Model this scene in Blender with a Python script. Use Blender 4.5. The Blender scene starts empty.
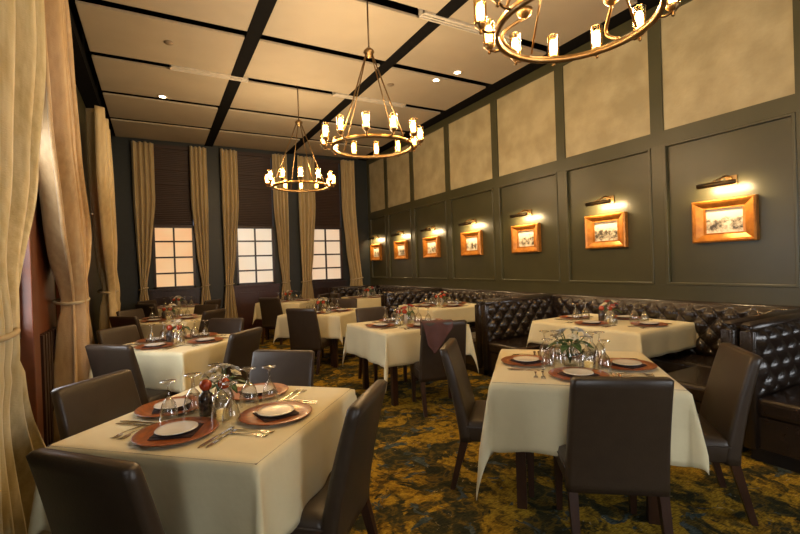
import bpy, math, random
from mathutils import Matrix, Vector
random.seed(7)
PI = math.pi
S = bpy.context.scene
COL = S.collection

# ------------------------------------------------------------------ camera
yaw, pitch, roll = math.radians(28.83), math.radians(-.33), math.radians(1.93)
F = Vector((math.sin(yaw)*math.cos(pitch), math.cos(yaw)*math.cos(pitch), math.sin(pitch)))
R0 = Vector((math.cos(yaw), -math.sin(yaw), 0)); U0 = R0.cross(F)
cr, sr = math.cos(roll), math.sin(roll)
RV = cr*R0 - sr*U0; UV = sr*R0 + cr*U0
cd = bpy.data.cameras.new('camera'); cam = bpy.data.objects.new('camera', cd); COL.objects.link(cam)
m = Matrix((RV, UV, -F)).transposed().to_4x4(); m.translation = Vector((0, 0, 1.45)); cam.matrix_world = m
cd.sensor_width = 36; cd.lens = 441.9*36/800; cd.clip_start = .05; cd.clip_end = 60
S.camera = cam

# ------------------------------------------------------------------ world, exposure
w = bpy.data.worlds.new('world'); S.world = w; w.use_nodes = True
w.node_tree.nodes['Background'].inputs[0].default_value = (.55, .62, .75, 1)
w.node_tree.nodes['Background'].inputs[1].default_value = .3
S.view_settings.view_transform = 'Standard'; S.view_settings.look = 'None'
S.view_settings.gamma = 1; S.view_settings.exposure = 0.62; S.view_settings.use_curve_mapping = False
BULB_W = 7.0; PIC_W = 9.5; DAY = 7.0
WARM = (1.0, .75, .45)

def light(name, kind, loc, power, color=WARM, parent=None, **kw):
    d = bpy.data.lights.new(name, kind); d.energy = power; d.color = color
    for k, v in kw.items(): setattr(d, k, v)
    o = bpy.data.objects.new(name, d); COL.objects.link(o); o.location = loc
    if parent: o.parent = parent
    return o

# ------------------------------------------------------------------ room numbers (metres)
XR, XL, YF, YB, ZC = 5.05, -.92, 10.8, -3.2, 4.27

# ------------------------------------------------------------------ materials
MATS = {}
def mat(name, col, rough=.5, metal=0, noise=None, bump=None, emit=None, coat=0, spec=.5, sheen=0):
    """noise=(scale,(r,g,b) second colour, stretch xyz)   bump=(scale,strength,stretch)"""
    if name in MATS: return MATS[name]
    M = bpy.data.materials.new(name); M.use_nodes = True; MATS[name] = M
    nt = M.node_tree; N = nt.nodes; L = nt.links; b = N['Principled BSDF']
    b.inputs['Base Color'].default_value = (*col, 1); b.inputs['Roughness'].default_value = rough
    b.inputs['Metallic'].default_value = metal; b.inputs['Coat Weight'].default_value = coat
    b.inputs['Specular IOR Level'].default_value = spec; b.inputs['Sheen Weight'].default_value = sheen
    tc = N.new('ShaderNodeTexCoord')
    def mapped(st):
        mp = N.new('ShaderNodeMapping'); mp.inputs['Scale'].default_value = st
        L.new(tc.outputs['Object'], mp.inputs[0]); return mp.outputs[0]
    if noise is None: noise = (14, tuple(c*.82 for c in col), (1, 1, 1))
    n = N.new('ShaderNodeTexNoise'); n.inputs['Scale'].default_value = noise[0]; n.inputs['Detail'].default_value = 5
    L.new(mapped(noise[2]), n.inputs['Vector'])
    cr_ = N.new('ShaderNodeValToRGB'); cr_.color_ramp.elements[0].position = .35; cr_.color_ramp.elements[1].position = .68
    cr_.color_ramp.elements[0].color = (*col, 1); cr_.color_ramp.elements[1].color = (*noise[1], 1)
    L.new(n.outputs['Fac'], cr_.inputs[0]); L.new(cr_.outputs[0], b.inputs['Base Color'])
    if bump:
        n2 = N.new('ShaderNodeTexNoise'); n2.inputs['Scale'].default_value = bump[0]; n2.inputs['Detail'].default_value = 4
        L.new(mapped(bump[2]), n2.inputs['Vector'])
        bp = N.new('ShaderNodeBump'); bp.inputs['Strength'].default_value = bump[1]; bp.inputs['Distance'].default_value = .02
        L.new(n2.outputs['Fac'], bp.inputs['Height']); L.new(bp.outputs[0], b.inputs['Normal'])
    if emit:
        b.inputs['Emission Color'].default_value = (*emit[0], 1); b.inputs['Emission Strength'].default_value = emit[1]
    return M

def glass_mat(name, tint, low=.06, high=.75, rough=.03):
    M = bpy.data.materials.new(name); M.use_nodes = True; MATS[name] = M
    nt = M.node_tree; N = nt.nodes; L = nt.links; N.remove(N['Principled BSDF'])
    t = N.new('ShaderNodeBsdfTransparent'); t.inputs[0].default_value = (*tint, 1)
    g = N.new('ShaderNodeBsdfGlossy'); g.inputs['Roughness'].default_value = rough
    lw = N.new('ShaderNodeLayerWeight'); lw.inputs[0].default_value = .35
    mr = N.new('ShaderNodeMapRange'); mr.inputs['To Min'].default_value = low; mr.inputs['To Max'].default_value = high
    L.new(lw.outputs['Facing'], mr.inputs[0])
    mx = N.new('ShaderNodeMixShader'); L.new(mr.outputs[0], mx.inputs[0]); L.new(t.outputs[0], mx.inputs[1]); L.new(g.outputs[0], mx.inputs[2])
    L.new(mx.outputs[0], N['Material Output'].inputs[0]); return M

def carpet_mat():
    M = bpy.data.materials.new('patterned_carpet'); M.use_nodes = True
    nt = M.node_tree; N = nt.nodes; L = nt.links; b = N['Principled BSDF']
    b.inputs['Roughness'].default_value = .95; b.inputs['Specular IOR Level'].default_value = .15
    tc = N.new('ShaderNodeTexCoord')
    def noise(scale, det, rough, dist=0, st=(1, 1, 1), loc=(0, 0, 0), rot=0):
        mp = N.new('ShaderNodeMapping'); mp.inputs['Scale'].default_value = st; mp.inputs['Location'].default_value = loc; mp.inputs['Rotation'].default_value = (0, 0, rot)
        L.new(tc.outputs['Object'], mp.inputs[0]); n = N.new('ShaderNodeTexNoise'); n.inputs['Scale'].default_value = scale
        n.inputs['Detail'].default_value = det; n.inputs['Roughness'].default_value = rough; n.inputs['Distortion'].default_value = dist
        L.new(mp.outputs[0], n.inputs['Vector']); return n.outputs['Fac']
    def ramp(f, stops):
        r = N.new('ShaderNodeValToRGB'); e = r.color_ramp.elements
        while len(e) < len(stops): e.new(.5)
        for k, (p, c) in enumerate(stops): e[k].position = p; e[k].color = (*c, 1)
        L.new(f, r.inputs[0]); return r.outputs[0]
    def mix(f, a, c, mode='MIX', fac=None):
        m_ = N.new('ShaderNodeMixRGB'); m_.blend_type = mode
        if fac is None: L.new(f, m_.inputs[0])
        else: m_.inputs[0].default_value = fac
        L.new(a, m_.inputs[1]); L.new(c, m_.inputs[2]); return m_.outputs[0]
    W = (1, 1, 1); B0 = (0, 0, 0)
    base = ramp(noise(9, 4, .6, .6), [(.38, (.022, .024, .012)), (.5, (.045, .042, .014)), (.58, (.14, .09, .014)), (.66, (.03, .034, .02))])
    gold = ramp(noise(13, 4, .65, .8, loc=(3, 1, 0)), [(.36, (.08, .052, .010)), (.46, (.25, .150, .014)), (.56, (.42, .27, .022)), (.68, (.30, .155, .014))])
    col = mix(ramp(noise(3.3, 5, .62, .5, loc=(1.3, 7, 0)), [(.485, B0), (.525, W)]), base, gold)
    teal = ramp(noise(20, 3, .6, loc=(0, 5, 0)), [(.4, (.03, .05, .05)), (.6, (.08, .10, .09))])
    col = mix(ramp(noise(5.5, 4, .6, .8, loc=(9, 2, 0)), [(.60, B0), (.63, W)]), col, teal)
    cream = ramp(noise(30, 2, .6), [(.4, (.42, .30, .10)), (.6, (.60, .50, .26))])
    col = mix(ramp(noise(11, 5, .7, 1.2, loc=(4, 4, 0)), [(.665, B0), (.69, W)]), col, cream)
    streak = ramp(noise(26, 3, .6, .2, st=(1, 5, 1), rot=.7), [(.34, (.35, .33, .3)), (.52, (1, 1, 1)), (.7, (1.5, 1.4, 1.2))])
    col = mix(None, col, streak, 'MULTIPLY', .8)
    L.new(col, b.inputs['Base Color'])
    bp = N.new('ShaderNodeBump'); bp.inputs['Strength'].default_value = .3; bp.inputs['Distance'].default_value = .01
    L.new(noise(90, 2, .5), bp.inputs['Height']); L.new(bp.outputs[0], b.inputs['Normal'])
    return M

def pane_mat(name, c1, c2, st):
    """daylight seen through a woven translucent pane"""
    M = bpy.data.materials.new(name); M.use_nodes = True
    nt = M.node_tree; N = nt.nodes; L = nt.links; b = N['Principled BSDF']
    b.inputs['Base Color'].default_value = (.5, .45, .38, 1); b.inputs['Roughness'].default_value = .35
    tc = N.new('ShaderNodeTexCoord')
    n = N.new('ShaderNodeTexNoise'); n.inputs['Scale'].default_value = 1.6; L.new(tc.outputs['Object'], n.inputs['Vector'])
    r = N.new('ShaderNodeValToRGB'); r.color_ramp.elements[0].position = .35; r.color_ramp.elements[1].position = .65
    r.color_ramp.elements[0].color = (*c1, 1); r.color_ramp.elements[1].color = (*c2, 1); L.new(n.outputs['Fac'], r.inputs[0])
    wv = N.new('ShaderNodeTexWave'); wv.bands_direction = 'Z'; wv.inputs['Scale'].default_value = 22; wv.inputs['Distortion'].default_value = .3
    L.new(tc.outputs['Object'], wv.inputs['Vector'])
    mr = N.new('ShaderNodeMapRange'); mr.inputs['To Min'].default_value = st*.8; mr.inputs['To Max'].default_value = st
    L.new(wv.outputs['Fac'], mr.inputs[0]); L.new(r.outputs[0], b.inputs['Emission Color']); L.new(mr.outputs[0], b.inputs['Emission Strength'])
    return M

def picture_mat(name, seed):
    M = bpy.data.materials.new(name); M.use_nodes = True
    nt = M.node_tree; N = nt.nodes; L = nt.links; b = N['Principled BSDF']; b.inputs['Roughness'].default_value = .3
    tc = N.new('ShaderNodeTexCoord'); mp = N.new('ShaderNodeMapping'); mp.inputs['Location'].default_value = (seed*3.1, seed*1.7, seed)
    L.new(tc.outputs['Object'], mp.inputs[0])
    n = N.new('ShaderNodeTexNoise'); n.inputs['Scale'].default_value = 13; n.inputs['Detail'].default_value = 8; n.inputs['Roughness'].default_value = .7
    L.new(mp.outputs[0], n.inputs['Vector'])
    sx = N.new('ShaderNodeSeparateXYZ'); L.new(tc.outputs['Generated'], sx.inputs[0])
    r0 = N.new('ShaderNodeValToRGB'); e = r0.color_ramp.elements
    e[0].position = 0; e[0].color = (.50, .50, .50, 1); e[1].position = 1; e[1].color = (.78, .78, .78, 1)
    q = e.new(.18); q.color = (.38, .38, .38, 1); q = e.new(.5); q.color = (.42, .42, .42, 1); q = e.new(.75); q.color = (.62, .62, .62, 1)
    L.new(sx.outputs['Z'], r0.inputs[0])
    a = N.new('ShaderNodeMath'); a.operation = 'ADD'; L.new(n.outputs['Fac'], a.inputs[0]); L.new(r0.outputs[0], a.inputs[1])
    r = N.new('ShaderNodeValToRGB'); e = r.color_ramp.elements
    e[0].position = .82; e[0].color = (.05, .04, .03, 1); e[1].position = 1.0; e[1].color = (.62, .57, .46, 1)
    q = e.new(.91); q.color = (.35, .30, .22, 1)
    L.new(a.outputs[0], r.inputs[0]); L.new(r.outputs[0], b.inputs['Base Color'])
    return M

OLIVE = mat('olive_paint', (.058, .053, .023), .36, noise=(3, (.049, .045, .019), (1, 1, 1)))
DARKW = mat('dark_teal_paint', (.017, .020, .017), .5)
PAPER = mat('beige_wallcovering', (.44, .365, .21), .45, noise=(3.5, (.32, .26, .14), (1, 1, 1)), bump=(26, .15, (1, 1, 1)))
CEILP = mat('ceiling_panel_paint', (.40, .325, .225), .7, noise=(1.5, (.36, .295, .205), (1, 1, 1)))
BLACK = mat('black_ceiling_void', (.008, .007, .006), .95, spec=.05)
CARPET = carpet_mat()
REDWOOD = mat('reddish_wood', (.17, .050, .018), .35, noise=(7, (.10, .03, .012), (1, 9, .8)))
DKWOOD = mat('dark_wood', (.035, .014, .009), .35, noise=(8, (.022, .009, .006), (4, 4, .6)))
BLINDM = mat('wooden_blind', (.030, .013, .006), .45, noise=(4, (.042, .018, .008), (1, 1, 6)))
SILK = mat('gold_silk_curtain', (.54, .41, .20), .45, noise=(9, (.44, .32, .15), (3, 3, .4)), bump=(60, .15, (1, 1, 3)), sheen=.3)
SILKP = mat('pale_silk_curtain', (.68, .60, .38), .42, noise=(9, (.50, .41, .21), (3, 3, .4)), bump=(60, .15, (1, 1, 3)), sheen=.3)
LEATHER = mat('black_brown_leather', (.026, .017, .012), .27, bump=(90, .08, (1, 1, 1)), coat=.25)
VINYL = mat('dark_brown_upholstery', (.044, .030, .020), .38, bump=(120, .06, (1, 1, 1)))
LEGM = mat('espresso_wood', (.030, .012, .007), .35, noise=(9, (.05, .02, .01), (3, 3, .5)))
CLOTH = mat('ivory_table_linen', (.74, .67, .43), .8, noise=(5, (.70, .63, .40), (1, 1, 1)), bump=(4, .6, (1, 1, 1)), sheen=.1)
CHARG = mat('copper_wood_charger', (.40, .115, .022), .33, noise=(16, (.20, .052, .012), (1, 4, 1)), coat=.2)
CHINA = mat('white_china', (.78, .76, .70), .2, noise=(30, (.75, .72, .66), (1, 1, 1)))
NAPKIN = mat('dark_maroon_napkin', (.050, .022, .020), .85, noise=(25, (.035, .015, .014), (1, 1, 1)), bump=(30, .2, (1, 1, 1)))
STEEL = mat('silver_cutlery', (.60, .56, .50), .22, 1)
BRASS = mat('antique_brass', (.29, .185, .08), .38, 1, noise=(12, (.20, .12, .05), (1, 1, 1)))
BRONZE = mat('dark_bronze', (.16, .11, .06), .35, 1)
GOLDF = mat('gold_leaf_frame', (.55, .21, .03), .30, .5, noise=(14, (.36, .125, .02), (1, 1, 1)))
BULB = mat('glowing_bulb', (1, .8, .5), .5, emit=((1.0, .66, .28), 22))
REDTOP = mat('red_lacquer', (.42, .05, .012), .2, coat=.5)
DARKGL = mat('dark_peppercorn_glass', (.020, .016, .014), .1, noise=(60, (.10, .07, .05), (1, 1, 1)), coat=.5)
AMBER = mat('amber_votive', (.75, .58, .25), .3, emit=((1, .62, .2), .5))
GREEN = mat('leaf_green', (.055, .12, .025), .5)
PETAL = mat('cream_petal', (.75, .68, .48), .6)
REDPET = mat('red_petal', (.45, .05, .02), .6)
METALW = mat('pale_grille_metal', (.60, .53, .42), .5)
LAMPE = mat('downlight_lens', (1, .9, .7), .4, emit=((1, .82, .55), 14))
DAYP = pane_mat('daylight_pane', (.85, .92, 1.0), (1.0, 1.0, .98), DAY)
GLASS = glass_mat('clear_glass', (.93, .93, .91), .11, .95, .05)
SHADE = glass_mat('amber_glass_shade', (1.0, .86, .60), .08, .5)

# ------------------------------------------------------------------ mesh building
class MB:
    def __init__(s): s.v = []; s.f = []; s.sm = []
    def add(s, vs, fs, smooth=False, M=None):
        o = len(s.v)
        s.v += [tuple(M @ Vector(p)) if M else tuple(p) for p in vs]
        s.f += [tuple(i+o for i in f) for f in fs]; s.sm += [smooth]*len(fs); return s
    def box(s, a, b, M=None):
        (x0, y0, z0), (x1, y1, z1) = a, b
        x0, x1 = min(x0, x1), max(x0, x1); y0, y1 = min(y0, y1), max(y0, y1); z0, z1 = min(z0, z1), max(z0, z1)
        return s.add([(x0,y0,z0),(x1,y0,z0),(x1,y1,z0),(x0,y1,z0),(x0,y0,z1),(x1,y0,z1),(x1,y1,z1),(x0,y1,z1)],
                     [(3,2,1,0),(4,5,6,7),(0,1,5,4),(1,2,6,5),(2,3,7,6),(3,0,4,7)], False, M)
    def loft(s, rings, cap=True, smooth=True, closed=True, M=None):
        n = len(rings[0]); vs = [p for r in rings for p in r]; fs = []
        for i in range(len(rings)-1):
            for j in range(n if closed else n-1):
                k = (j+1) % n; fs.append((i*n+j, i*n+k, (i+1)*n+k, (i+1)*n+j))
        if cap: fs.append(tuple(range(n-1, -1, -1))); fs.append(tuple((len(rings)-1)*n+j for j in range(n)))
        return s.add(vs, fs, smooth, M)
    def lathe(s, prof, n=20, c=(0, 0, 0), cap=True, M=None):
        rings = [[(c[0]+r*math.cos(2*PI*j/n), c[1]+r*math.sin(2*PI*j/n), c[2]+z) for j in range(n)] for r, z in prof]
        return s.loft(rings, cap, True, True, M)
    def tube(s, pts, r, n=8, closed=False):
        pts = [Vector(p) for p in pts]; rings = []; N = len(pts)
        rr = r if isinstance(r, (list, tuple)) else [r]*N
        for i, p in enumerate(pts):
            a = pts[(i-1) % N] if (closed or i > 0) else p; b = pts[(i+1) % N] if (closed or i < N-1) else p
            t = (b-a).normalized(); up = Vector((0, 0, 1)) if abs(t.z) < .95 else Vector((1, 0, 0))
            u = t.cross(up).normalized(); v_ = u.cross(t)
            rings.append([tuple(p + rr[i]*(math.cos(2*PI*j/n)*u + math.sin(2*PI*j/n)*v_)) for j in range(n)])
        if closed: rings.append(rings[0])
        return s.loft(rings, not closed)
    def grid(s, fn, nu, nv, M=None):
        vs = [fn(i/nu, j/nv) for i in range(nu+1) for j in range(nv+1)]
        fs = [(i*(nv+1)+j, (i+1)*(nv+1)+j, (i+1)*(nv+1)+j+1, i*(nv+1)+j+1) for i in range(nu) for j in range(nv)]
        return s.add(vs, fs, True, M)
    def mesh(s, name, m_):
        me = bpy.data.meshes.new(name); me.from_pydata(s.v, [], s.f); me.polygons.foreach_set('use_smooth', s.sm)
        me.materials.append(m_); me.update(); return me

def link(name, me, parent=None, loc=(0, 0, 0), rz=0):
    o = bpy.data.objects.new(name, me); COL.objects.link(o); o.location = loc; o.rotation_euler = (0, 0, rz)
    if parent: o.parent = parent
    return o
def tag(o, label, cat, group=None):
    o['label'] = label; o['category'] = cat
    if group: o['group'] = group
    return o
def thing(name, label, cat, loc=(0, 0, 0), rz=0, group=None):
    return tag(link(name, None, None, loc, rz), label, cat, group)
def obj(name, mb, m_, parent=None, loc=(0, 0, 0), rz=0, bevel=0, solid=0, sub=0):
    o = link(name, mb.mesh(name, m_), parent, loc, rz); mods(o, bevel, solid, sub); return o
def mods(o, bevel=0, solid=0, sub=0):
    if bevel:
        b = o.modifiers.new('bevel', 'BEVEL'); b.width = bevel; b.segments = 3; b.limit_method = 'ANGLE'; b.angle_limit = .6; b.harden_normals = False
    if solid: b = o.modifiers.new('solid', 'SOLIDIFY'); b.thickness = solid; b.offset = 0
    if sub: b = o.modifiers.new('sub', 'SUBSURF'); b.levels = sub; b.render_levels = sub
def struct(name, mb, m_, parent=None, bevel=0):
    o = obj(name, mb, m_, parent, bevel=bevel)
    if not parent: o['kind'] = 'structure'
    return o
def srot(name, loc=(0, 0, 0)):
    o = link(name, None, None, loc); o['kind'] = 'structure'; return o
# a kind: list of (part name, mesh, modifiers, sub-parts); spawn() copies the thing and its parts
def spawn(parts, name, label, cat, loc, rz=0, group=None, sc=(1, 1, 1)):
    if len(parts) == 1 and parts[0][0] is None:
        o = tag(link(name, parts[0][1], None, loc, rz), label, cat, group); mods(o, **parts[0][2])
    else:
        o = thing(name, label, cat, loc, rz, group)
        for p in parts:
            c = link(p[0], p[1], o); mods(c, **p[2])
            for q in (p[3] if len(p) > 3 else []):
                d = link(q[0], q[1], c); mods(d, **q[2])
    o.scale = sc
    return o

# ================================================================== STRUCTURE
struct('floor', MB().box((XL-.1, YB, -.1), (XR+.1, YF+.1, 0)), CARPET)
struct('ceiling', MB().box((XL-.1, YB, 4.5), (XR+.1, YF+.1, 4.6)), BLACK)
BW = (2.3, 4.3, .9, 2.7)
struct('wall_back', MB().box((XL-.1, YB-.1, 0), (BW[0], YB, 4.5)).box((BW[1], YB-.1, 0), (XR+.1, YB, 4.5)).box((BW[0], YB-.1, 0), (BW[1], YB, BW[2])).box((BW[0], YB-.1, BW[3]), (BW[1], YB, 4.5)), OLIVE)
# far wall with three window openings
FW = [(-.06, .76), (1.62, 2.50), (3.36, 4.24)]
fw = MB(); xs = [XL-.1] + [v for a in FW for v in a] + [XR+.1]
for k in range(0, len(xs), 2): fw.box((xs[k], YF, 0), (xs[k+1], YF+.12, 4.5))
for a, b in FW: fw.box((a, YF, 0), (b, YF+.12, 1.08)).box((a, YF, 4.2), (b, YF+.12, 4.5))
struct('wall_far', fw, DARKW)
# right wall
struct('wall_right', MB().box((XR, YB, 0), (XR+.1, YF, 4.5)), OLIVE)
ST = [-1.06, .30, 1.66, 2.975, 4.335, 5.705, 7.09, 8.465, 9.72, 10.74]
rw = MB()
for y in ST: rw.box((XR-.03, y-.072, 0), (XR, y+.072, 4.5))
rw.box((XR-.031, YB, 2.69), (XR, YF, 2.85)); rw.box((XR-.031, YB, .3), (XR, YF, 1.12)); rw.box((XR-.032, YB, 4.13), (XR, YF, 4.5))
struct('trim_1', rw, OLIVE)
tm = MB(); pp = MB()
for k in range(len(ST)-1):
    a, b = ST[k]+.072, ST[k+1]-.072
    for (z0, z1) in ((1.12, 2.69),):
        t = .028
        tm.box((XR-.042, a, z0), (XR, a+t, z1)); tm.box((XR-.042, b-t, z0), (XR, b, z1))
        tm.box((XR-.041, a, z0), (XR, b, z0+t)); tm.box((XR-.041, a, z1-t), (XR, b, z1))
    pp.box((XR-.008, a, 2.85), (XR, b, 4.13))
struct('trim_2', tm, OLIVE, bevel=.006); struct('trim_3', pp, PAPER)
# ceiling panels
cx = [(-.65, 1.03), (1.20, 2.87), (3.02, 4.78)]
ry = [.22, 1.53, 2.84, 4.15, 5.43, 6.74, 8.10, 9.43, 10.78]
n_ = 4
for k in range(-1, len(ry)-1):
    a = (ry[k]+.16) if k >= 0 else -1.0
    b = ry[k+1] if k < len(ry)-2 else 10.72
    for (x0, x1) in cx:
        struct('trim_%d' % n_, MB().box((x0, a, ZC), (x1, b, ZC+.03)), CEILP, bevel=.006); n_ += 1
# dark joists behind the gaps
j = MB()
for x in (1.115, 2.945): j.box((x-.083, YB, 4.262), (x+.083, YF, 4.5))
j.box((4.785, YB, 4.262), (XR-.035, YF, 4.5))
struct('trim_%d' % n_, j, BLACK); n_ += 1
struct('trim_%d' % n_, MB().box((XL, YB, 4.16), (-.72, YF, 4.5)), BLACK); n_ += 1
# left wall: daylight windows near the camera, panelled wood beyond
LW = [(-2.2, -.6, 1.0, 2.6), (3.05, 4.2, 1.0, 2.5)]
lw = MB(); yy = [YB] + [v for q in LW for v in q[:2]] + [YF]
for k in range(0, len(yy), 2): lw.box((XL-.1, yy[k], 0), (XL, yy[k+1], 4.5))
for a, b, z0, z1 in LW: lw.box((XL-.1, a, 0), (XL, b, z0)).box((XL-.1, a, z1), (XL, b, 4.5))
struct('wall_left', lw, OLIVE)
def window(n, face, a, b, z0, z1, nx, nz, pm, fm, extra=None):
    """face: 'far' -> plane y=YF, spans x a..b ; 'left' -> plane x=XL spans y a..b"""
    r = srot('window_%d' % n); fr = MB(); pn = MB(); t = .035
    def B(mb, u0, u1, w0, w1, d0, d1):
        if face == 'far': mb.box((u0, YF+d0, w0), (u1, YF+d1, w1))
        else: mb.box((XL-d1, u0, w0), (XL-d0, u1, w1))
    B(fr, a, a+.05, z0, z1, -.03, .08); B(fr, b-.05, b, z0, z1, -.03, .08)
    B(fr, a, b, z0, z0+.06, -.03, .08); B(fr, a, b, z1-.05, z1, -.03, .08)
    for k in range(1, nx):
        u = a+(b-a)*k/nx; B(fr, u-t/2, u+t/2, z0, z1, -.01, .06)
    for k in range(1, nz):
        v = z0+(z1-z0)*k/nz; B(fr, a, b, v-t/2, v+t/2, -.005, .06)
    B(pn, a, b, z0, z1, .03, .045)
    obj('window_frame', fr, fm, r); obj('window_pane', pn, pm, r); return r
P1 = pane_mat('warm_orange_pane', (1.0, .62, .30), (1.0, .48, .20), .50)
P2 = pane_mat('white_pane', (1.0, .88, .70), (1.0, .80, .58), .46)
P3 = pane_mat('peach_pane', (1.0, .74, .50), (1.0, .66, .42), .46)
for n, ((a, b), pm) in enumerate(zip(FW, (P1, P2, P3))):
    r = window(n+1, 'far', a, b, 1.08, 2.46, 2, 4, pm, DKWOOD)
    bl = MB(); z = 2.46                                   # wooden blind covering the upper window
    def prof(u, v, a=a, b=b):
        z = 2.44 + u*1.72; k = (u*43) % 1.0
        return (a+.02+(b-a-.04)*v, YF-.005-.022*k, z)
    bl.grid(prof, 172, 1); bl.box((a, YF-.04, 4.12), (b, YF+.04, 4.2)).box((a+.02, YF-.045, 2.42), (b-.02, YF-.005, 2.46))
    obj('blind', bl, BLINDM, r)
    pl = MB().box((a-.08, YF-.03, 0), (b+.08, YF, 1.06)).box((a-.1, YF-.06, 1.04), (b+.1, YF, 1.09))
    for q in (0, 1):
        u0 = a+.02+q*(b-a)/2; pl.box((u0, YF-.045, .15), (u0+(b-a)/2-.05, YF-.02, .92))
    obj('window_sill', pl, DKWOOD if n != 1 else mat('oxblood_wood', (.055, .014, .010), .4), r, bevel=.005)
for n, (a, b, z0, z1) in enumerate(LW): window(4+n, 'left', a, b, z0, z1, 2, 3, DAYP, REDWOOD)
rbk = srot('window_9'); fr = MB(); a, b, z0, z1 = BW
fr.box((a, YB-.08, z0), (a+.06, YB+.02, z1)).box((b-.06, YB-.08, z0), (b, YB+.02, z1)).box((a, YB-.08, z0), (b, YB+.02, z0+.06)).box((a, YB-.08, z1-.06), (b, YB+.02, z1))
fr.box(((a+b)/2-.02, YB-.06, z0), ((a+b)/2+.02, YB, z1)).box((a, YB-.06, (z0+z1)/2-.02), (b, YB, (z0+z1)/2+.02))
obj('window_frame', fr, REDWOOD, rbk); obj('window_pane', MB().box((a, YB-.05, z0), (b, YB-.04, z1)), DAYP, rbk)
# wooden casing posts, panelling and door on the left wall
wp = MB()
wp.box((XL, 4.22, 0), (XL+.10, 4.42, 2.55)).box((XL, 4.42, 0), (XL+.05, 5.35, 2.42)).box((XL, 3.0, 2.5), (XL+.08, 4.5, 2.62))
wp.box((XL+.05, 4.5, .95), (XL+.07, 5.2, 2.3))
struct('trim_%d' % n_, wp, REDWOOD, bevel=.006); n_ += 1
sl = MB()
for k in range(7): sl.box((XL+.05, 4.46+k*.10, .06), (XL+.11, 4.52+k*.10, .98))
struct('trim_%d' % n_, sl, DKWOOD); n_ += 1
dr = srot('door_1')
obj('door_frame', MB().box((XL, 5.7, 0), (XL+.09, 5.84, 2.66)).box((XL, 7.3, 0), (XL+.09, 7.44, 2.66)).box((XL, 5.7, 2.56), (XL+.09, 7.44, 2.68)), REDWOOD, dr, bevel=.006)
for q in (0, 1):
    y0 = 5.85+q*.725
    dm = MB().box((XL, y0, .01), (XL+.05, y0+.715, 2.56))
    for z0, z1 in ((.2, 1.0), (1.15, 2.4)): dm.box((XL+.05, y0+.12, z0), (XL+.065, y0+.6, z1))
    d_ = obj('door_leaf', dm, REDWOOD, dr, bevel=.006)
    obj('door_handle', MB().tube([(XL+.05, y0+(.64 if q == 0 else .07), 1.05), (XL+.10, y0+(.64 if q == 0 else .07), 1.05), (XL+.10, y0+(.52 if q == 0 else .19), 1.05)], .011), BRASS, d_)
struct('trim_%d' % n_, MB().box((XL, 5.6, 2.66), (XL+.12, 7.5, 2.72)), mat('ivory_cornice', (.42, .36, .22), .5), bevel=.01); n_ += 1
struct('baseboard_left', MB().box((XL, 7.44, 0), (XL+.03, YF, .16)), DKWOOD)

t = thing('wall_bracket', 'small brass bracket with a pale tip on the wood beside the far left curtain', 'bracket', (XL+.05, 7.37, 2.26))
obj('rosette', MB().lathe([(.001, 0), (.045, .004), (.05, .014), (.03, .02), (.012, .05)], 14, M=Matrix.Rotation(PI/2, 4, 'Y')), BRONZE, t)
obj('arm', MB().tube([(.03, 0, 0), (.10, -.01, .01), (.13, -.08, .015), (.13, -.2, .01)], [.012, .012, .012, .008]), METALW, t)
# ceiling fittings
for k, (x0, x1, y) in enumerate([(.25, 1.28, 6.81), (2.62, 3.95, 6.81), (2.70, 4.05, 4.22)]):
    t = thing('air_diffuser', ['long pale slotted air diffuser in the ceiling gap, nearest the left wall', 'long pale slotted air diffuser in the ceiling gap above the middle chandelier',
        'long pale slotted air diffuser in the ceiling gap nearest the camera'][k], 'vent', (x0, y, 4.25), 0, 'air diffusers in the ceiling gaps')
    L_ = x1-x0; fr = MB().box((0, -.06, 0), (L_, -.045, .12)).box((0, .045, 0), (L_, .06, .12)).box((0, -.06, 0), (.015, .06, .12)).box((L_-.015, -.06, 0), (L_, .06, .12))
    obj('frame', fr, METALW, t)
    for q in (-.022, .022): obj('slat', MB().box((.015, q-.014, .01), (L_-.015, q+.014, .03)), METALW, t)
for k, (x, y) in enumerate([(.17, 8.02), (4.0, 5.30), (3.86, 5.66)]):
    t = thing('ceiling_downlight', ['glowing recessed downlight in the left ceiling bay', 'glowing recessed downlight near the right wall, upper of the pair', 'glowing recessed downlight near the right wall, lower of the pair'][k], 'ceiling light', (x, y, ZC-.004), 0, 'recessed ceiling downlights')
    obj('ring', MB().lathe([(.045, -.001), (.075, -.004), (.078, .002), (.05, .004)], 20, cap=False), METALW, t)
    obj('lens', MB().lathe([(.001, .001), (.048, .001)], 18, cap=False), LAMPE, t)
    light('downlight_beam', 'SPOT', (0, 0, -.02), 25, (1, .75, .45), t, spot_size=1.6, spot_blend=.6, shadow_soft_size=.04)
for k, (x, y) in enumerate([(.22, 6.09), (3.3, 6.1)]):
    tag(obj('ceiling_speaker', MB().lathe([(.001, -.012), (.05, -.012), (.055, 0), (.03, .002)], 18), mat('tan_plastic', (.26, .19, .12), .6), loc=(x, y, ZC-.001)),
        ['small round disc on the left ceiling panel', 'small round disc on the right ceiling panel behind the middle chandelier'][k], 'ceiling disc', 'ceiling discs')

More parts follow.
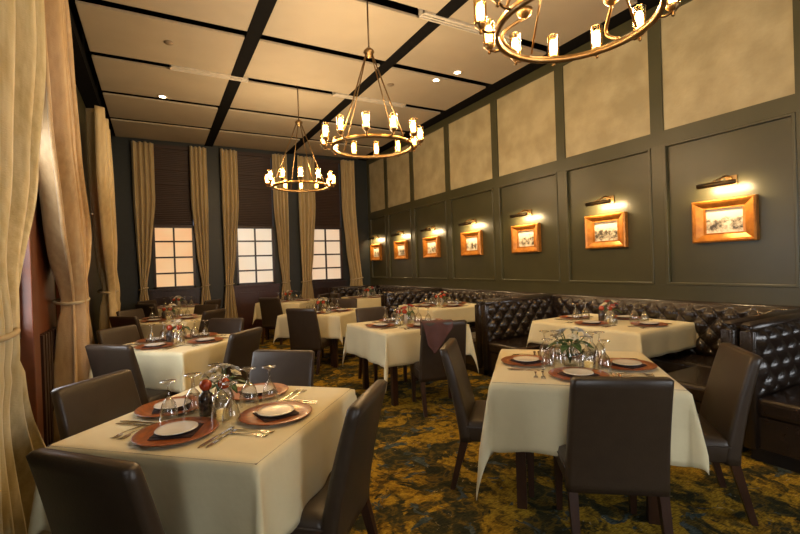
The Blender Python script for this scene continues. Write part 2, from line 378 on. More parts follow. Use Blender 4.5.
# ================================================================== CURTAINS
def lerp(tab, z):
    for (z0, v0), (z1, v1) in zip(tab, tab[1:]):
        if z0 >= z >= z1:
            t = (z0-z)/(z0-z1); t = t*t*(3-2*t)*.5+t*.5
            return tuple(p+(q-p)*t for p, q in zip(v0, v1))
    return tab[-1][1]
def curtain(label, m_, face, base, tab, folds, amp, tie, seed):
    """tab: (z, (start, end)) along the wall; base: distance of the cloth's middle from the wall line"""
    root = thing('curtain', label, 'curtain', (0, 0, 0), 0, 'floor length tied curtains')
    rnd = random.Random(seed); ph = [rnd.uniform(0, 6.28) for _ in range(6)]; ws = sum(b-a for _, (a, b) in tab[:2])/2
    def P(u, s, z):
        a, b = lerp(tab, z); w_ = b-a; wob = u + .012*math.sin(ph[0]+7*u+z*.5)
        d = amp*math.sin(2*PI*folds*wob+ph[1]+.3*math.sin(z+ph[2])) + amp*.45*math.sin(2*PI*folds*.43*wob+ph[3])
        d *= min(1.15, .62 + .5*w_/ws) * (1.15 if z < tie-.15 else 1)
        d += .05*math.exp(-((z-tie)/.25)**2)*math.sin(PI*u)
        return (a+w_*u, d)
    zt, zb = tab[0][0], tab[-1][0]; NU = int(folds*14); NZ = 60; rings = []
    mb = MB()
    def fn(i, j):
        z = zt+(zb-zt)*i; s, d = P(j, 0, z)
        return (s, base-d, z) if face == 'far' else (base+d, s, z)
    mb.grid(fn, NZ, NU)
    obj('drape', mb, m_, root, solid=.012)
    a, b = lerp(tab, tie); c, hw = (a+b)/2, (b-a)/2+.02; pts = []
    for k in range(24):
        q = 2*PI*k/24; s = c+hw*math.cos(q); d = (amp*1.05+.045)*math.sin(q); z = tie+.02*math.cos(q)
        pts.append((s, base-d, z) if face == 'far' else (base+d, s, z))
    obj('tieback', MB().tube(pts, .014, 8, True), mat('tieback_cord', (.50, .40, .24), .6), root)
    return root
cf = YF-.14
FC = [('first', -.38, .02, -.31, -.19), ('second', .71, 1.05, .87, 1.0), ('third', 1.34, 1.70, 1.36, 1.51), ('fourth', 2.50, 2.83, 2.65, 2.80), ('fifth', 3.09, 3.52, 3.12, 3.35), ('sixth', 4.25, 4.62, 4.41, 4.72)]
FL = ['gold tied curtain left of the orange-lit far window', 'gold tied curtain right of the orange-lit far window', 'gold tied curtain left of the middle far window',
      'gold tied curtain right of the middle far window', 'gold tied curtain left of the rightmost far window', 'gold tied curtain right of the rightmost far window, by the picture wall']
for k, (nm, a, b, c, d) in enumerate(FC):
    m1 = (a*.8+c*.2, b*.8+d*.2); tie = 1.12
    curtain(FL[k], SILK, 'far', cf, [(4.19, (a, b)), (3.0, (a+.0, b)), (1.9, ((a*.5+c*.5), (b*.5+d*.5))), (tie, (c, d)), (.85, (c-.03, d+.03)), (.03, (c-.12, d+.12))], 4, .04, tie, k)
curtain('large pale striped silk curtain tied at the left edge of the photo', SILKP, 'left', -.70,
        [(4.15, (2.25, 3.60)), (2.8, (2.25, 3.60)), (2.0, (2.38, 3.30)), (1.2, (2.42, 2.74)), (.9, (2.35, 2.85)), (.02, (2.1, 3.5))], 8, .085, 1.2, 20)
curtain('tall gold curtain tied beside the reddish wood panel, second from the camera', mat('tan_silk_curtain', (.52, .35, .17), .42, noise=(9, (.42, .27, .12), (3, 3, .4)), bump=(60, .15, (1, 1, 3)), sheen=.3), 'left', -.70,
        [(4.15, (3.9, 4.5)), (3.4, (3.98, 4.85)), (2.6, (4.12, 5.15)), (1.9, (4.45, 5.65)), (1.22, (4.92, 5.22)), (.9, (4.85, 5.35)), (.02, (4.6, 6.1))], 6, .08, 1.22, 31)
curtain('gold curtain tied near the far left corner of the room', SILK, 'left', -.66,
        [(3.66, (6.95, 8.2)), (2.8, (7.05, 8.5)), (1.9, (7.35, 8.75)), (1.2, (7.8, 8.5)), (.9, (7.7, 8.7)), (.02, (7.4, 9.1))], 5, .08, 1.2, 42)

# ================================================================== PICTURES AND THEIR LAMPS
pcy = [2.325, 3.665, 5.055, 6.40, 7.74, 9.05, 10.39]
porder = ['nearest the camera', 'second from the camera', 'third from the camera', 'fourth from the camera', 'fifth from the camera', 'second from the far curtain', 'nearest the far curtain']
fme = MB()
W2, H2, iw, ih = .288, .216, .168, .122
def rect(hw, hh, x): return [(x, -hw, -hh), (x, hw, -hh), (x, hw, hh), (x, -hw, hh)]
fme.loft([rect(W2, H2, 0), rect(W2, H2, -.055), rect(W2-.015, H2-.015, -.066), rect(W2-.04, H2-.035, -.058), rect(iw+.02, ih+.015, -.028), rect(iw, ih, -.030), rect(iw, ih, -.012)], cap=False, smooth=False)
fme = fme.mesh('picture_frame', GOLDF)
bar = MB().lathe([(.004, -.175), (.024, -.17), (.024, .17), (.004, .175)], 14, M=Matrix.Translation((-.16, 0, 0)) @ Matrix.Rotation(PI/2, 4, 'X')).mesh('bar', BRONZE)
armm = MB().tube([(-.16, -.03, .015), (-.15, -.04, .05), (-.11, -.06, .075), (-.05, -.07, .07), (-.012, -.07, .055)], .011).tube([(-.16, .05, .02), (-.12, .0, .05), (-.08, -.05, .07)], .008).box((-.016, -.12, -.01), (0, -.02, .085)).mesh('arm', BRASS)
for k, y in enumerate(pcy):
    t = thing('framed_picture', 'small sepia landscape picture in a wide gold frame, '+porder[k], 'picture', (XR-.001, y, 1.785), 0, 'gold framed pictures along the right wall')
    link('frame', fme, t)
    obj('print', MB().box((-.013, -iw-.003, -ih-.003), (-.004, iw+.003, ih+.003)), picture_mat('sepia_print_%s' % 'abcdefg'[k], k+1), t)
    t = thing('picture_light', 'brass picture light on a curved arm above the picture '+porder[k], 'picture light', (XR-.001, y, 2.14), 0, 'picture lights along the right wall')
    link('tube_shade', bar, t); link('arm', armm, t)
    a = light('picture_lamp', 'AREA', (-.15, 0, -.022), PIC_W, (1, .72, .38), t, shape='RECTANGLE', size=.05, size_y=.34)
    a.rotation_euler = (0, math.radians(-50), 0)

# ================================================================== CHANDELIERS
def chandelier_meshes():
    R_ = .425; out = {}
    ring = MB().loft([[((R_+dx)*math.cos(2*PI*k/64), (R_+dx)*math.sin(2*PI*k/64), dz) for dx, dz in ((-.011, -.018), (.011, -.018), (.011, .018), (-.011, .018))] for k in range(65)], cap=False, smooth=True)
    out['ring'] = ring.mesh('ring', BRASS)
    hub = MB().lathe([(.004, 1.02), (.03, 1.015), (.055, .99), (.06, .97), (.035, .95), (.02, .92), (.004, .91)], 18)
    out['hub'] = hub.mesh('hub', BRASS)
    out['chain'] = MB().tube([(0, 0, 1.0), (0, 0, 1.72)], .009).lathe([(.003, 1.60), (.055, 1.605), (.065, 1.68), (.003, 1.69)], 18).mesh('stem', BRONZE)
    rods = []
    for q in range(4):
        a = q*PI/2+.4
        rods.append(MB().tube([(.035*math.cos(a), .035*math.sin(a), .97), (R_*math.cos(a), R_*math.sin(a), .0)], .007, 6).mesh('rod', BRASS))
    out['rods'] = rods
    out['brackets'] = []
    for q in range(4):                                     # curved brackets rising from the ring to small bowls
        sc = MB(); a = 1.735-2.52+q*PI/2; pts = []
        for k in range(15):
            t = k/14; rr = R_+.07*math.sin(PI*t)-.07*t; zz = -.01+.19*t; al = a+.22*math.sin(PI*t)-.11
            pts.append((rr*math.cos(al), rr*math.sin(al), zz))
        sc.tube(pts, .011, 8); e_ = pts[-1]
        sc.lathe([(.004, -.01), (.02, -.006), (.045, .02), (.052, .045), (.048, .046), (.02, .012)], 16, (e_[0], e_[1], e_[2])); out['brackets'].append(sc.mesh('bracket', BRASS))
    cup = MB().tube([(0, 0, -.0), (.0, 0, -.0)], .001, 3) if False else MB()
    cup.tube([(-.09, 0, -.035), (-.04, 0, -.034), (-.01, 0, -.02), (0, 0, .012)], .008, 6)
    cup.lathe([(.004, -.04), (.012, -.032), (.006, -.022), (.016, -.01), (.034, .008), (.036, .022), (.030, .024), (.012, .02)], 14)
    out['cup'] = cup.mesh('candle_cup', BRASS)
    out['shade'] = MB().lathe([(.036, .022), (.037, .06), (.037, .158), (.039, .161), (.035, .158), (.034, .024)], 18, cap=False).mesh('glass_shade', SHADE)
    out['bulb'] = MB().lathe([(.004, .026), (.016, .03), (.021, .045), (.024, .08), (.023, .115), (.015, .135), (.002, .142)], 12).mesh('bulb', BULB)
    return out
CH = chandelier_meshes()
for (x, y, z, ph, lab) in [(2.08, 1.67, 2.87, 2.52, 'brass ring chandelier of candle lamps nearest the camera, cut by the top edge'),
                           (2.05, 4.25, 2.825, 3.12, 'brass ring chandelier of candle lamps in the middle of the room'),
                           (2.04, 6.86, 2.85, 2.85, 'brass ring chandelier of candle lamps farthest away, before the far curtains')]:
    zz = z-.085
    t = thing('chandelier', lab, 'chandelier', (x, y, zz), 0, 'ring chandeliers hung in a row')
    link('ring', CH['ring'], t, (0, 0, -.035)); link('hub', CH['hub'], t); s_ = link('stem', CH['chain'], t)
    s_.scale = (1, 1, 1)
    for r_ in CH['rods']: link('rod', r_, t, rz=ph)
    if y < 2:
        for b_ in CH['brackets']: link('bracket', b_, t, rz=ph)
    for k in range(12):
        a = ph+2*PI*k/12; c = link('candle_cup', CH['cup'], t, (.515*math.cos(a), .515*math.sin(a), 0), a)
        link('glass_shade', CH['shade'], c); link('bulb', CH['bulb'], c)
        light('bulb_light', 'POINT', (0, 0, .18), BULB_W, WARM, c, shadow_soft_size=.03)

# ================================================================== BOOTHS
def tufted(mb, o, ux, uz, n, w, h, cols, rows, depth=.035):
    """buttoned panel: origin o, axis ux (length w), uz (up, height h), bulging along n"""
    o, ux, uz, n = map(Vector, (o, ux, uz, n)); nu, nv = cols*7, rows*7
    def fn(i, j):
        p, q = i*cols, j*rows
        a, b = abs(math.sin(PI*(p+q)/1.0*.5*1)), abs(math.sin(PI*(p-q)*.5))
        k = (a*b)**.45; edge = min(1, 12*min(i, 1-i)+.0)*min(1, 8*min(j, 1-j))
        d = depth*k*.9 + depth*.25*math.sin(PI*i)**.3*(edge > 0)
        d *= min(1, edge+.15)
        return tuple(o+ux*w*i+uz*h*j+n*d)
    mb.grid(fn, nu, nv)
ZB, SEAT = .96, .45
XE = 3.56
def booth(label, y0, y1):
    t = thing('tufted_booth', label, 'booth', (XE, (y0+y1)/2, 0), 0, 'leather booths along the right wall')
    ox, oy = XE, (y0+y1)/2
    def P(name, mb, m_=LEATHER, bevel=0, parent=t):
        o = obj(name, mb, m_, parent, bevel=bevel); o.location = (-ox, -oy, 0) if parent is t else (0, 0, 0); return o
    xb = XR-.30; D = xb-XE
    b = MB().box((xb+.005, y0, .1), (XR-.045, y1, ZB-.03)); ro = P('rear_backrest', b, bevel=.01)
    tb = MB(); tufted(tb, (xb+.01, y0+.1, SEAT-.02), (0, 1, 0), (0, 0, 1), (-1, 0, 0), y1-y0-.2, ZB-SEAT, 28, 5, .055)
    P('tufted_panel', tb, parent=ro)
    P('top_roll', MB().tube([(xb+.05, y0+.05, ZB-.03), (xb+.05, y1-.05, ZB-.03)], .045, 12).box((xb+.05, y0+.02, ZB-.05), (XR-.045, y1-.02, ZB)), parent=ro, bevel=.008)
    for s, yy in ((1, y0), (-1, y1)):
        a, c = (yy, yy+.075) if s > 0 else (yy-.075, yy)
        wg = P('side_backrest', MB().box((XE+.03, a, .08), (xb+.1, c, ZB-.03)), bevel=.012)
        tb = MB(); yi = c-.005 if s > 0 else a+.005
        if s > 0: tufted(tb, (XE+.03, yi, SEAT-.02), (1, 0, 0), (0, 0, 1), (0, 1, 0), D, ZB-SEAT, 13, 5, .055)
        else: tufted(tb, (XE+.03, yi, SEAT-.02), (1, 0, 0), (0, 0, 1), (0, -1, 0), D, ZB-SEAT, 13, 5, .055)
        P('tufted_panel', tb, parent=wg)
        ym = (a+c)/2+s*.012
        P('top_roll', MB().tube([(XE+.02, ym, ZB-.035), (xb+.1, ym, ZB-.035)], .045, 12), parent=wg)
        P('end_roll', MB().tube([(XE+.02, ym, .1), (XE+.02, ym, ZB-.06), (XE+.035, ym, ZB-.03)], .045, 12), parent=wg)
    # seats: U shape of three cushions on a plinth
    sd = .52
    P('seat', MB().box((xb-.48, y0+.12, SEAT-.13), (xb-.01, y1-.12, SEAT)), bevel=.035)
    P('seat', MB().box((XE+.02, y0+.08, SEAT-.13), (xb-.49, y0+.12+sd, SEAT)), bevel=.035)
    P('seat', MB().box((XE+.02, y1-.12-sd, SEAT-.13), (xb-.49, y1-.08, SEAT)), bevel=.035)
    P('seat_base', MB().box((XE+.035, y0+.08, .10), (xb, y0+.09+sd, SEAT-.13)).box((XE+.035, y1-.09-sd, .10), (xb, y1-.08, SEAT-.13)).box((xb-.46, y0+.1, .10), (xb, y1-.1, SEAT-.131)))
    P('plinth', MB().box((XE+.07, y0+.03, 0), (XR-.045, y0+.05+sd, .10)).box((XE+.07, y1-.05-sd, 0), (XR-.045, y1-.03, .10)).box((xb-.42, y0+.05+sd, 0), (XR-.045, y1-.05-sd, .10)), mat('black_plinth', (.01, .008, .007), .5))
    return t
booth('black tufted leather booth nearest the camera, cut by the right edge', -1.10, 1.58)
booth('black tufted leather booth around the table with red and white flowers', 1.60, 4.40)
booth('black tufted leather booth in the middle of the right wall row', 4.42, 7.10)
booth('black tufted leather booth nearest the far wall', 7.12, 9.9)

# ================================================================== CHAIRS
def chair_parts():
    """chair faces +y; back at y=0; origin on the floor under the backrest's top centre"""
    h = .93; n = 26
    back = MB(); rings = []
    for k in range(15):
        z = .33+(h-.33)*k/14; t = k/14
        yc = .10-.125*t**1.35-.0*t; th = .040-.012*t; wd = .235-.014*t
        dome = 0
        ring = []
        rr = .022
        pts = []
        for (sx, sy) in ((1, 1), (-1, 1), (-1, -1), (1, -1)):
            for q in range(4):
                a = math.atan2(sy, sx)-PI/4+q*PI/6
                pts.append((sx*(wd-rr)+rr*math.cos(a), sy*(th-rr)+rr*math.sin(a)))
        for (px, py) in pts:
            cv = -.018*(1-(px/wd)**2)*t                     # slight hollow across the back
            ring.append((px, yc+py+cv, z))
        rings.append(ring)
    top = rings[-1]; cx_ = sum(p[0] for p in top)/len(top); cy_ = sum(p[1] for p in top)/len(top)
    rings.append([((p[0]-cx_)*.93+cx_, (p[1]-cy_)*.7+cy_, h+.012) for p in top])
    back.loft(rings)
    seat = MB()
    def R4(x0, y0, y1, z, r=.03):
        out = []
        for (sx, yy, sy) in ((1, y1, 1), (-1, y1, 1), (-1, y0, -1), (1, y0, -1)):
            for q in range(4):
                a = math.atan2(sy, sx)-PI/4+q*PI/6
                out.append((sx*(x0-r)+r*math.cos(a), yy-sy*r+r*math.sin(a), z))
        return out
    seat.loft([R4(.222, .11, .515, .335), R4(.228, .105, .525, .35), R4(.232, .105, .53, .43), R4(.225, .11, .522, .462), R4(.195, .14, .49, .475)])
    legs = []
    for sx in (-1, 1):
        legs.append(MB().loft([[(sx*.205+a*.016, .055+sx*0-.05*1+b*.016, 0) for a, b in ((-1,-1),(1,-1),(1,1),(-1,1))],
                               [(sx*.205+a*.022, .095+b*.024, .36) for a, b in ((-1,-1),(1,-1),(1,1),(-1,1))]], smooth=False).mesh('leg', LEGM))
        legs.append(MB().loft([[(sx*.2+a*.015, .49+b*.015, 0) for a, b in ((-1,-1),(1,-1),(1,1),(-1,1))],
                               [(sx*.2+a*.022, .49+b*.022, .345) for a, b in ((-1,-1),(1,-1),(1,1),(-1,1))]], smooth=False).mesh('leg', LEGM))
    pipe = MB().tube([(-.232, .108, .432), (-.232, .50, .432), (-.20, .532, .432), (.20, .532, .432), (.232, .50, .432), (.232, .108, .432)], .004, 6)
    return [('seat', seat.mesh('seat', VINYL), {}, [('piping', pipe.mesh('piping', VINYL), {})]), ('backrest', back.mesh('backrest', VINYL), {})] + [('leg', l, {}) for l in legs]
CP = chair_parts()
def chair(x, y, face, label, hz=.955):
    """x, y = centre of the backrest's top; face = compass direction (degrees ccw from +x) the sitter looks"""
    return spawn(CP, 'dining_chair', label, 'chair', (x, y, 0), math.radians(face-90), 'dining chairs around the tables', (1, 1, hz))

# ================================================================== TABLES
def cloth_mesh(name, sx, sy, drops, seed, flare=.022):
    rnd = random.Random(seed); ph = [rnd.uniform(0, 6.28) for _ in range(8)]; hx, hy = sx/2+.006, sy/2+.006; top = .768; dpx, dnx, dpy, dny = drops if isinstance(drops, tuple) else (drops,)*4; drop = .35
    kc = {(a, b): rnd.uniform(.86, 1.06) for a in (1, -1) for b in (1, -1)}
    if seed == 5: kc = {(1, 1): 1, (-1, 1): 1.08, (-1, -1): .80, (1, -1): .9}
    if seed == 6: kc = {(1, 1): 1, (-1, 1): 1.1, (-1, -1): 1.22, (1, -1): 1.15}
    nx = 56; mb = MB()
    def fn(i, j):
        u = -hx-dnx+i*(2*hx+dnx+dpx); v = -hy-dny+j*(2*hy+dny+dpy)
        cu, cv = max(-hx, min(hx, u)), max(-hy, min(hy, v)); du, dv = abs(u)-hx, abs(v)-hy
        su, sv = (1 if u > 0 else -1), (1 if v > 0 else -1)
        if du <= 0 and dv <= 0: return (u, v, top)
        if du > 0 and dv <= 0:
            q = du/drop; o = .008+flare*q*(.55+.45*math.sin(9*v+ph[0]+su))*(1) + .012*q*math.sin(21*v+ph[1]); return (su*(hx+o), v, top-du)
        if dv > 0 and du <= 0:
            q = dv/drop; o = .008+flare*q*(.55+.45*math.sin(9*u+ph[2]+sv)) + .012*q*math.sin(21*u+ph[3]); return (u, sv*(hy+o), top-dv)
        r = math.hypot(du, dv); th = math.atan2(dv, du); q = r/drop
        eu = .008+flare*min(1, q)*(.55+.45*math.sin(9*sv*hy+ph[0]+su)) + .012*min(1, q)*math.sin(21*sv*hy+ph[1])
        ev = .008+flare*min(1, q)*(.55+.45*math.sin(9*su*hx+ph[2]+sv)) + .012*min(1, q)*math.sin(21*su*hx+ph[3])
        e = eu*math.cos(th)**2+ev*math.sin(th)**2; bul = .14*r*math.sin(2*th)
        k = 1-(1-kc[(su, sv)])*math.sin(2*th)**2
        return (su*(hx+(e+bul)*math.cos(th)), sv*(hy+(e+bul)*math.sin(th)), top-r*k)
    mb.grid(fn, nx, nx); return mb.mesh(name, CLOTH)
LEG4 = {}
def table(x, y, rot, sx, sy, desc, drop=.33, seed=0):
    rz = math.radians(rot)
    t = thing('dining_table', 'dark wooden four-legged table under the cloth of '+desc, 'table', (x, y, 0), rz, 'square dining tables under ivory cloths')
    obj('tabletop', MB().box((-sx/2, -sy/2, .725), (sx/2, sy/2, .765)), LEGM, t)
    for a in (-1, 1):
        for b in (-1, 1):
            cx_, cy_ = a*(sx/2-.14), b*(sy/2-.14)
            obj('leg', MB().box((cx_-.028, cy_-.028, 0), (cx_+.028, cy_+.028, .725)), LEGM, t)
    c = tag(link('tablecloth', cloth_mesh('tablecloth', sx, sy, drop, seed), None, (x, y, 0), rz), 'ivory linen tablecloth draped over '+desc, 'tablecloth', 'ivory tablecloths')
    mods(c, solid=.003)
    return t

# ---- tableware kinds
def plate_prof(r, h, foot): return [(.001, 0), (foot, 0), (foot+.004, .003), (r*.78, .006), (r-.004, h), (r, h+.001), (r-.003, h+.003), (r*.76, .0095), (.001, .0085)]
K = {}
K['charger_plate'] = [(None, MB().lathe(plate_prof(.165, .014, .10), 40).mesh('charger_plate', CHARG), {})]
K['side_plate'] = [(None, MB().lathe(plate_prof(.084, .008, .05), 30).mesh('side_plate', CHINA), {})]
nk = MB()
for k, (a, s, z) in enumerate(((0, .084, 0), (.12, .080, .002), (-.1, .076, .004))):
    Mx = Matrix.Rotation(a, 4, 'Z'); nk.loft([[tuple(Mx @ Vector((s*px, s*.95*py, zz))) for px, py in ((-1,-1),(0,-1.04),(1,-1),(1.03,0),(1,1),(0,1.04),(-1,1),(-1.03,0))] for zz in (z, z+.002)], smooth=False)
K['napkin'] = [(None, nk.mesh('napkin', NAPKIN), {})]
def tumbled(prof): return prof
# stemmed glasses standing upside down on their rims
K['wine_glass'] = [(None, MB().lathe([(.038, 0), (.040, .02), (.037, .05), (.028, .085), (.013, .108), (.0055, .118), (.005, .165), (.009, .176), (.034, .183), (.034, .187), (.001, .189)], 20, cap=False).mesh('wine_glass', GLASS), {})]
K['water_goblet'] = [(None, MB().lathe([(.044, 0), (.047, .025), (.044, .06), (.033, .10), (.017, .124), (.0075, .134), (.0065, .172), (.012, .186), (.038, .194), (.038, .198), (.001, .200)], 20, cap=False).mesh('water_goblet', GLASS), {})]
def cutlery(kind):
    mb = MB(); 
    def flat(pts, z=.0015):                                     # (y, half width, height)
        mb.loft([[(-w_, y, h), (w_, y, h), (w_, y, h+.0022), (-w_, y, h+.0022)] for y, w_, h in pts], smooth=False)
    if kind == 'knife': flat([(-.11, .006, 0), (-.10, .0085, 0), (-.01, .006, .001), (0, .005, .002), (.02, .0085, .001), (.09, .009, .0005), (.115, .003, 0)])
    else:
        flat([(-.10, .005, 0), (-.09, .008, 0), (-.02, .0035, .003), (.02, .003, .006), (.045, .004, .005)])
        if kind == 'fork':
            flat([(.043, .004, .005), (.052, .0115, .003), (.062, .0125, .001)])
            for q in (-1.5, -.5, .5, 1.5): mb.loft([[(q*.0068-.0018, y, h), (q*.0068+.0018, y, h), (q*.0068+.0018, y, h+.002), (q*.0068-.0018, y, h+.002)] for y, h in ((.061, .001), (.085, .0), (.10, .003))], smooth=False)
        else:
            flat([(.044, .004, .005), (.055, .014, .001), (.072, .0195, 0), (.088, .017, 0), (.098, .006, .002)])
    return mb.mesh(kind, STEEL)
for kd, base in (('fork', 'fork'), ('salad_fork', 'fork'), ('knife', 'knife'), ('butter_knife', 'knife')): K[kd] = [(None, cutlery(base), {})]
def mill(body, topm):
    return [('body', MB().lathe([(.001, 0), (.031, 0), (.034, .006), (.034, .085), (.028, .100), (.016, .110), (.016, .118), (.001, .119)], 18).mesh('body', body), {}),
            ('cap', MB().lathe([(.014, .118), (.020, .121), (.028, .135), (.028, .148), (.020, .162), (.008, .168), (.001, .169)], 18).mesh('cap', topm), {})]
K['pepper_mill'] = mill(DARKGL, REDTOP); K['salt_mill'] = mill(mat('salt_glass', (.45, .40, .33), .15), REDTOP)
K['votive_holder'] = [('cup', MB().lathe([(.001, 0), (.034, 0), (.038, .01), (.042, .06), (.044, .115), (.041, .115), (.038, .06), (.034, .012), (.001, .008)], 18).mesh('cup', GLASS), {}), ('candle', MB().lathe([(.001, .009), (.026, .009), (.026, .045), (.001, .046)], 14).mesh('candle', AMBER), {})]
def bouquet(pet1, pet2, seed):
    rnd = random.Random(seed); parts = []
    parts.append(('vase', MB().lathe([(.001, 0), (.026, 0), (.033, .015), (.034, .05), (.024, .08), (.028, .095), (.025, .095), (.021, .08), (.001, .07)], 18).mesh('vase', GLASS), {}))
    st = MB(); lf = []
    spots = []
    for k in range(7):
        a = k*2.4+rnd.uniform(-.3, .3); r = .012+.048*math.sqrt(k/7); z = .155+rnd.uniform(-.012, .016)-.45*r; spots.append((r*math.cos(a), r*math.sin(a), z))
        st.tube([(0, 0, .01), (r*.3*math.cos(a), r*.3*math.sin(a), .08), spots[-1]], .002, 5)
    parts.append(('stems', st.mesh('stems', GREEN), {}))
    for k, (x, y, z) in enumerate(spots):
        f = MB()
        for ring, (n, rr, lift) in enumerate(((6, .027, .45), (5, .021, .85), (3, .013, 1.25))):
            for q in range(n):
                a = 2*PI*q/n+ring*.5; M_ = Matrix.Translation((x, y, z)) @ Matrix.Rotation(math.atan2(y, x), 4, 'Z') @ Matrix.Rotation(14*math.hypot(x, y), 4, 'Y') @ Matrix.Rotation(a, 4, 'Z') @ Matrix.Rotation(-lift, 4, 'Y')
                f.loft([[(rr*t, s*rr*.5*math.sin(PI*min(.96, t*.9+.08)), .004*math.sin(PI*t)+d) for s, d in ((-1, .002), (0, 0), (1, .002), (0, .0015))] for t in (0, .35, .7, 1)], M=M_)
        parts.append(('flower', f.mesh('flower', pet1 if k % 2 == 0 else pet2), {}))
    for k in range(8):
        a = k*PI/4+.3; M_ = Matrix.Rotation(a, 4, 'Z'); f = MB(); L_ = rnd.uniform(.06, .085); z0 = rnd.uniform(.085, .105)
        f.loft([[(.01+L_*t, s*.017*math.sin(PI*min(.97, t*.95+.04)), z0+.05*t-.045*t*t*1.5+abs(s)*.003+d) for s, d in ((-1, 0), (0, -.001), (1, 0), (0, .001))] for t in (0, .25, .5, .75, 1)], M=M_)
        parts.append(('leaf', f.mesh('leaf', GREEN), {}))
    return parts
K['cream'] = bouquet(PETAL, mat('white_petal', (.80, .76, .66), .6), 3); K['red'] = bouquet(REDPET, PETAL, 5)

ZT = .7705
SN = {0: 'right', 90: 'far', 180: 'left', 270: 'near', 45: 'back right', 135: 'back left', 225: 'front left', 315: 'front right'}
CATN = {'charger_plate': ('copper brown charger plate', 'plate'), 'side_plate': ('small white plate', 'plate'), 'napkin': ('folded dark napkin', 'napkin'), 'wine_glass': ('upturned slim wine glass', 'glass'),
        'water_goblet': ('upturned wide water goblet', 'glass'), 'fork': ('long silver fork', 'fork'), 'salad_fork': ('short silver fork', 'fork'), 'knife': ('long silver knife', 'knife'), 'butter_knife': ('short silver knife', 'knife')}
GRP = {'charger_plate': 'charger plates', 'side_plate': 'white side plates', 'napkin': 'folded napkins', 'wine_glass': 'wine glasses', 'water_goblet': 'water goblets', 'fork': 'forks', 'salad_fork': 'short forks', 'knife': 'knives', 'butter_knife': 'short knives'}
def put(kind, loc, rz, where):
    d, c = CATN[kind]; return spawn(K[kind], kind, d+where, c, loc, rz, GRP[kind]+' on the tables')
def dress(x, y, rot, desc, sx=.97, sy=.97, seats=(0, 90, 180, 270), lat=None, full=True, flower='cream', centre=(0, 0), seed=1, mills=True):
    """seats: directions in the table's frame (deg); everything set out from the diner's side"""
    rnd = random.Random(seed); rr = math.radians(rot)
    def Wd(px, py, z=0): return (x+px*math.cos(rr)-py*math.sin(rr), y+px*math.sin(rr)+py*math.cos(rr), ZT+z)
    for s in seats:
        a = math.radians(s); half = (sx if s % 180 == 0 else sy)/2; d0 = half-.185
        la = (lat or {}).get(s, rnd.uniform(-.02, .02))
        def L2(f, l): return (f*math.cos(a)-l*math.sin(a), f*math.sin(a)+l*math.cos(a))   # f outwards, l sideways (diner's left is -l... fixed below)
        wd = (s+rot) % 360; sn = SN[min(SN, key=lambda q: min(abs(q-wd), 360-abs(q-wd)))]
        where = ', %s of %s' % (sn, desc)
        c = L2(d0, la); rz = rr+a+PI/2
        put('charger_plate', Wd(*c), rz+rnd.uniform(0, 6), where)
        if full: put('napkin', Wd(*c, .0094), rz+rnd.uniform(.3, .9), where)
        put('side_plate', Wd(*c, .0165 if full else .0098), rz, where)
        g = L2(d0-.13, la+.165+rnd.uniform(-.01, .01)); put('wine_glass', Wd(*g), 0, where)
        g = L2(d0-.19, la+.075+rnd.uniform(-.01, .01)); put('water_goblet', Wd(*g), 0, where)
        if full:
            put('fork', Wd(*L2(d0, la-.195)), rz+PI, where); put('salad_fork', Wd(*L2(d0+.01, la-.235)), rz+PI, where).scale = (1, .85, 1)
            put('knife', Wd(*L2(d0, la+.195)), rz+PI, where); put('butter_knife', Wd(*L2(d0+.01, la+.225)), rz+PI, where).scale = (1, .85, 1)
    cxx, cyy = centre
    spawn(K[flower], 'flower_vase', ('small bouquet of cream flowers on ' if flower == 'cream' else 'small bouquet of red and cream flowers on ')+desc, 'flowers', Wd(cxx+.05, cyy+.03) if mills else Wd(cxx-.02, cyy+.03), rnd.uniform(0, 6), 'small flower vases on the tables', (1.35, 1.35, 1.25) if mills else (1.7, 1.7, 1.4))
    if mills: spawn(K['pepper_mill'], 'pepper_mill', 'dark pepper mill with a round red cap on '+desc, 'pepper mill', Wd(cxx-.06, cyy+.05), 0, 'pepper mills')
    if mills: spawn(K['salt_mill'], 'salt_mill', 'pale salt mill with a round red cap on '+desc, 'salt mill', Wd(cxx-.02, cyy-.02), 0, 'salt mills')
    if full: spawn(K['votive_holder'], 'votive_holder', 'short glass candle holder on '+desc, 'candle holder', Wd(cxx-.105, cyy-.07), 0, 'glass candle holders')

TB = [ # x, y, rot, sx, sy, description, drop, seats, full, flower
 (.262, 2.285, 47, .95, .95, 'the nearest table at left', .33, (0, 90, 180, 270), True, 'cream'),
 (.17, 4.84, 45, .96, .96, 'the second table along the left wall', .33, (0, 90, 180, 270), True, 'cream'),
 (.15, 7.30, 45, .96, .96, 'the third table along the left wall', .33, (0, 90, 180, 270), True, 'cream'),
 (.35, 9.65, 45, .96, .96, 'the table by the orange-lit window', .33, (0, 90, 180, 270), False, 'cream'),
 (2.33, 1.95, 45, .97, .97, 'the nearest table at right', (.34, .38, .46, .30), (0, 90, 180, 270), True, 'cream'),
 (2.47, 4.40, 0, 1.0, 1.0, 'the table at the room centre', .33, (0, 90, 180, 270), True, 'red'),
 (2.22, 6.53, 45, .96, .96, 'the table just beyond the centre one', .33, (0, 90, 180, 270), True, 'cream'),
 (2.42, 9.25, 45, .96, .96, 'the table before the middle far window', .33, (0, 90, 180, 270), False, 'red'),
 (4.20, 3.05, 3, .98, 1.2, 'the nearest booth table', .24, (0, 90, 180, 270), True, 'red'),
 (4.02, 5.95, 0, 1.0, 1.0, 'the middle booth table', .24, (0, 90, 180, 270), True, 'red'),
 (4.02, 8.75, 0, 1.0, 1.0, 'the farthest booth table', .24, (0, 90, 180, 270), False, 'red')]
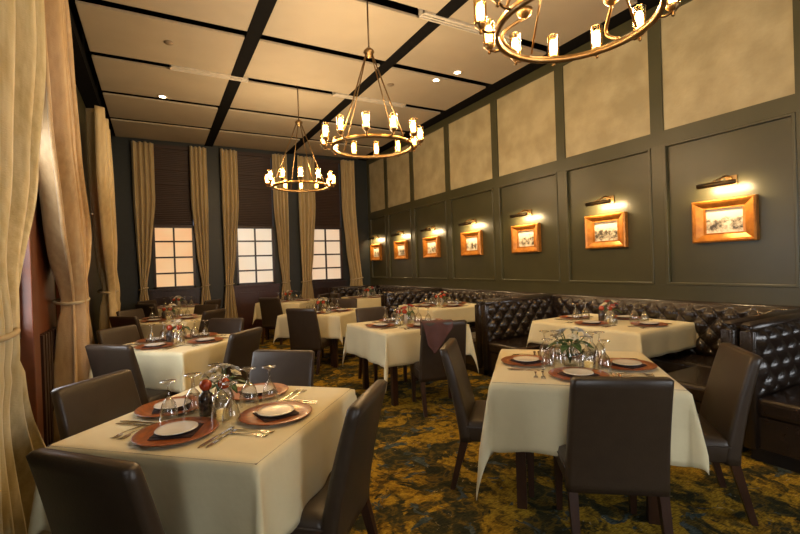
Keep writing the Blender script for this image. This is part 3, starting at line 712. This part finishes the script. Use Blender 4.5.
for k, (x, y, rot, sx, sy, desc, drop, seats, full, fl) in enumerate(TB):
    table(x, y, rot, sx, sy, desc, drop, k+1); dress(x, y, rot, desc, sx, sy, seats, None, full, fl, seed=k+11, mills=(k != 4))

# chairs (x, y = top centre of the back)
chair(-.20, 1.665, 42, 'dark chair seen from behind at the bottom left corner of the photo')
chair(-.29, 2.83, -43, 'brown chair at the left of the nearest left table, against the wall side')
chair(.71, 2.96, 228, 'grey-lit chair facing the camera behind the nearest left table')
chair(.775, 1.78, 138, 'dark chair seen side-on at the right of the nearest left table')
chair(-.33, 4.14, 45, 'dark chair seen from behind at the front left of the second left table')
chair(-.36, 5.40, -45, 'brown chair at the back left of the second left table')
chair(.67, 5.40, 226, 'blue-lit chair facing the camera at the back of the second left table')
chair(.68, 4.22, 135, 'dark chair with its back turned at the right of the second left table')
chair(-.38, 6.75, 45, 'dark chair at the front left of the third left table')
chair(-.36, 7.85, -45, 'brown chair at the back left of the third left table')
chair(.68, 7.85, 225, 'blue-lit chair at the back right of the third left table')
chair(.68, 6.75, 135, 'dark chair at the front right of the third left table')
chair(-.18, 9.12, 45, 'brown chair at the front left of the table by the orange-lit window')
chair(.90, 9.10, 135, 'grey chair at the front right of the table by the orange-lit window')
chair(-.18, 10.15, -45, 'dark chair between the far corner and the table by the orange-lit window')
chair(1.86, 1.31, 52, 'large dark chair seen squarely from behind in the right foreground')
chair(1.76, 2.49, -44, 'chair seen edge-on at the left of the nearest right table')
chair(2.90, 1.31, 134, 'brown chair at the right of the nearest right table, before the booth')
chair(2.38, 3.50, 73, 'dark chair with a maroon napkin hung over its back')
chair(2.45, 5.25, -91, 'brown chair facing the camera behind the centre table')
chair(1.71, 5.93, 45, 'dark blue-grey chair seen from behind beyond the centre table')
chair(2.78, 7.05, 225, 'chair at the back right of the table beyond the centre one')
chair(1.88, 8.62, 45, 'brown chair at the front left of the table before the middle far window')
chair(2.94, 8.66, 135, 'dark chair at the front right of the table before the middle far window')
chair(3.25, 8.70, 2, 'grey chair pulled up to the farthest booth table')

# maroon napkin hung over the chair by the centre table
def drape(u, v):
    # u across the back (0..1), v along the drape: front -> over the top -> rear
    x = -.225+.30*u; L_front, L_back = .16, .03+.25*max(0, 1-abs(u-.28)*1.35); s = -L_front+(L_front+L_back+.06)*v
    topz = .885+.012; hw = .036
    if s < -hw: return (x+.03*(s+hw), .012+.010*math.sin(14*u), topz+(s+hw))
    if s < hw: return (x, .004-.040*math.sin((s/hw)*PI/2)*1.0-.016, topz+.010*math.cos(s/hw*PI/2))
    q = s-hw; return (x+.25*q*(.5-u)+.02*math.sin(8*q), -.052-.006*math.sin(11*u+2)-.03*q*(1 if q < .12 else .6), topz-q)
dm = MB().grid(drape, 24, 30)
tag(obj('napkin', dm, mat('maroon_napkin', (.105, .042, .036), .8), None, (2.38, 3.50, 0), math.radians(73-90), solid=.004), 'maroon napkin draped over the back of the chair at the centre table', 'napkin')
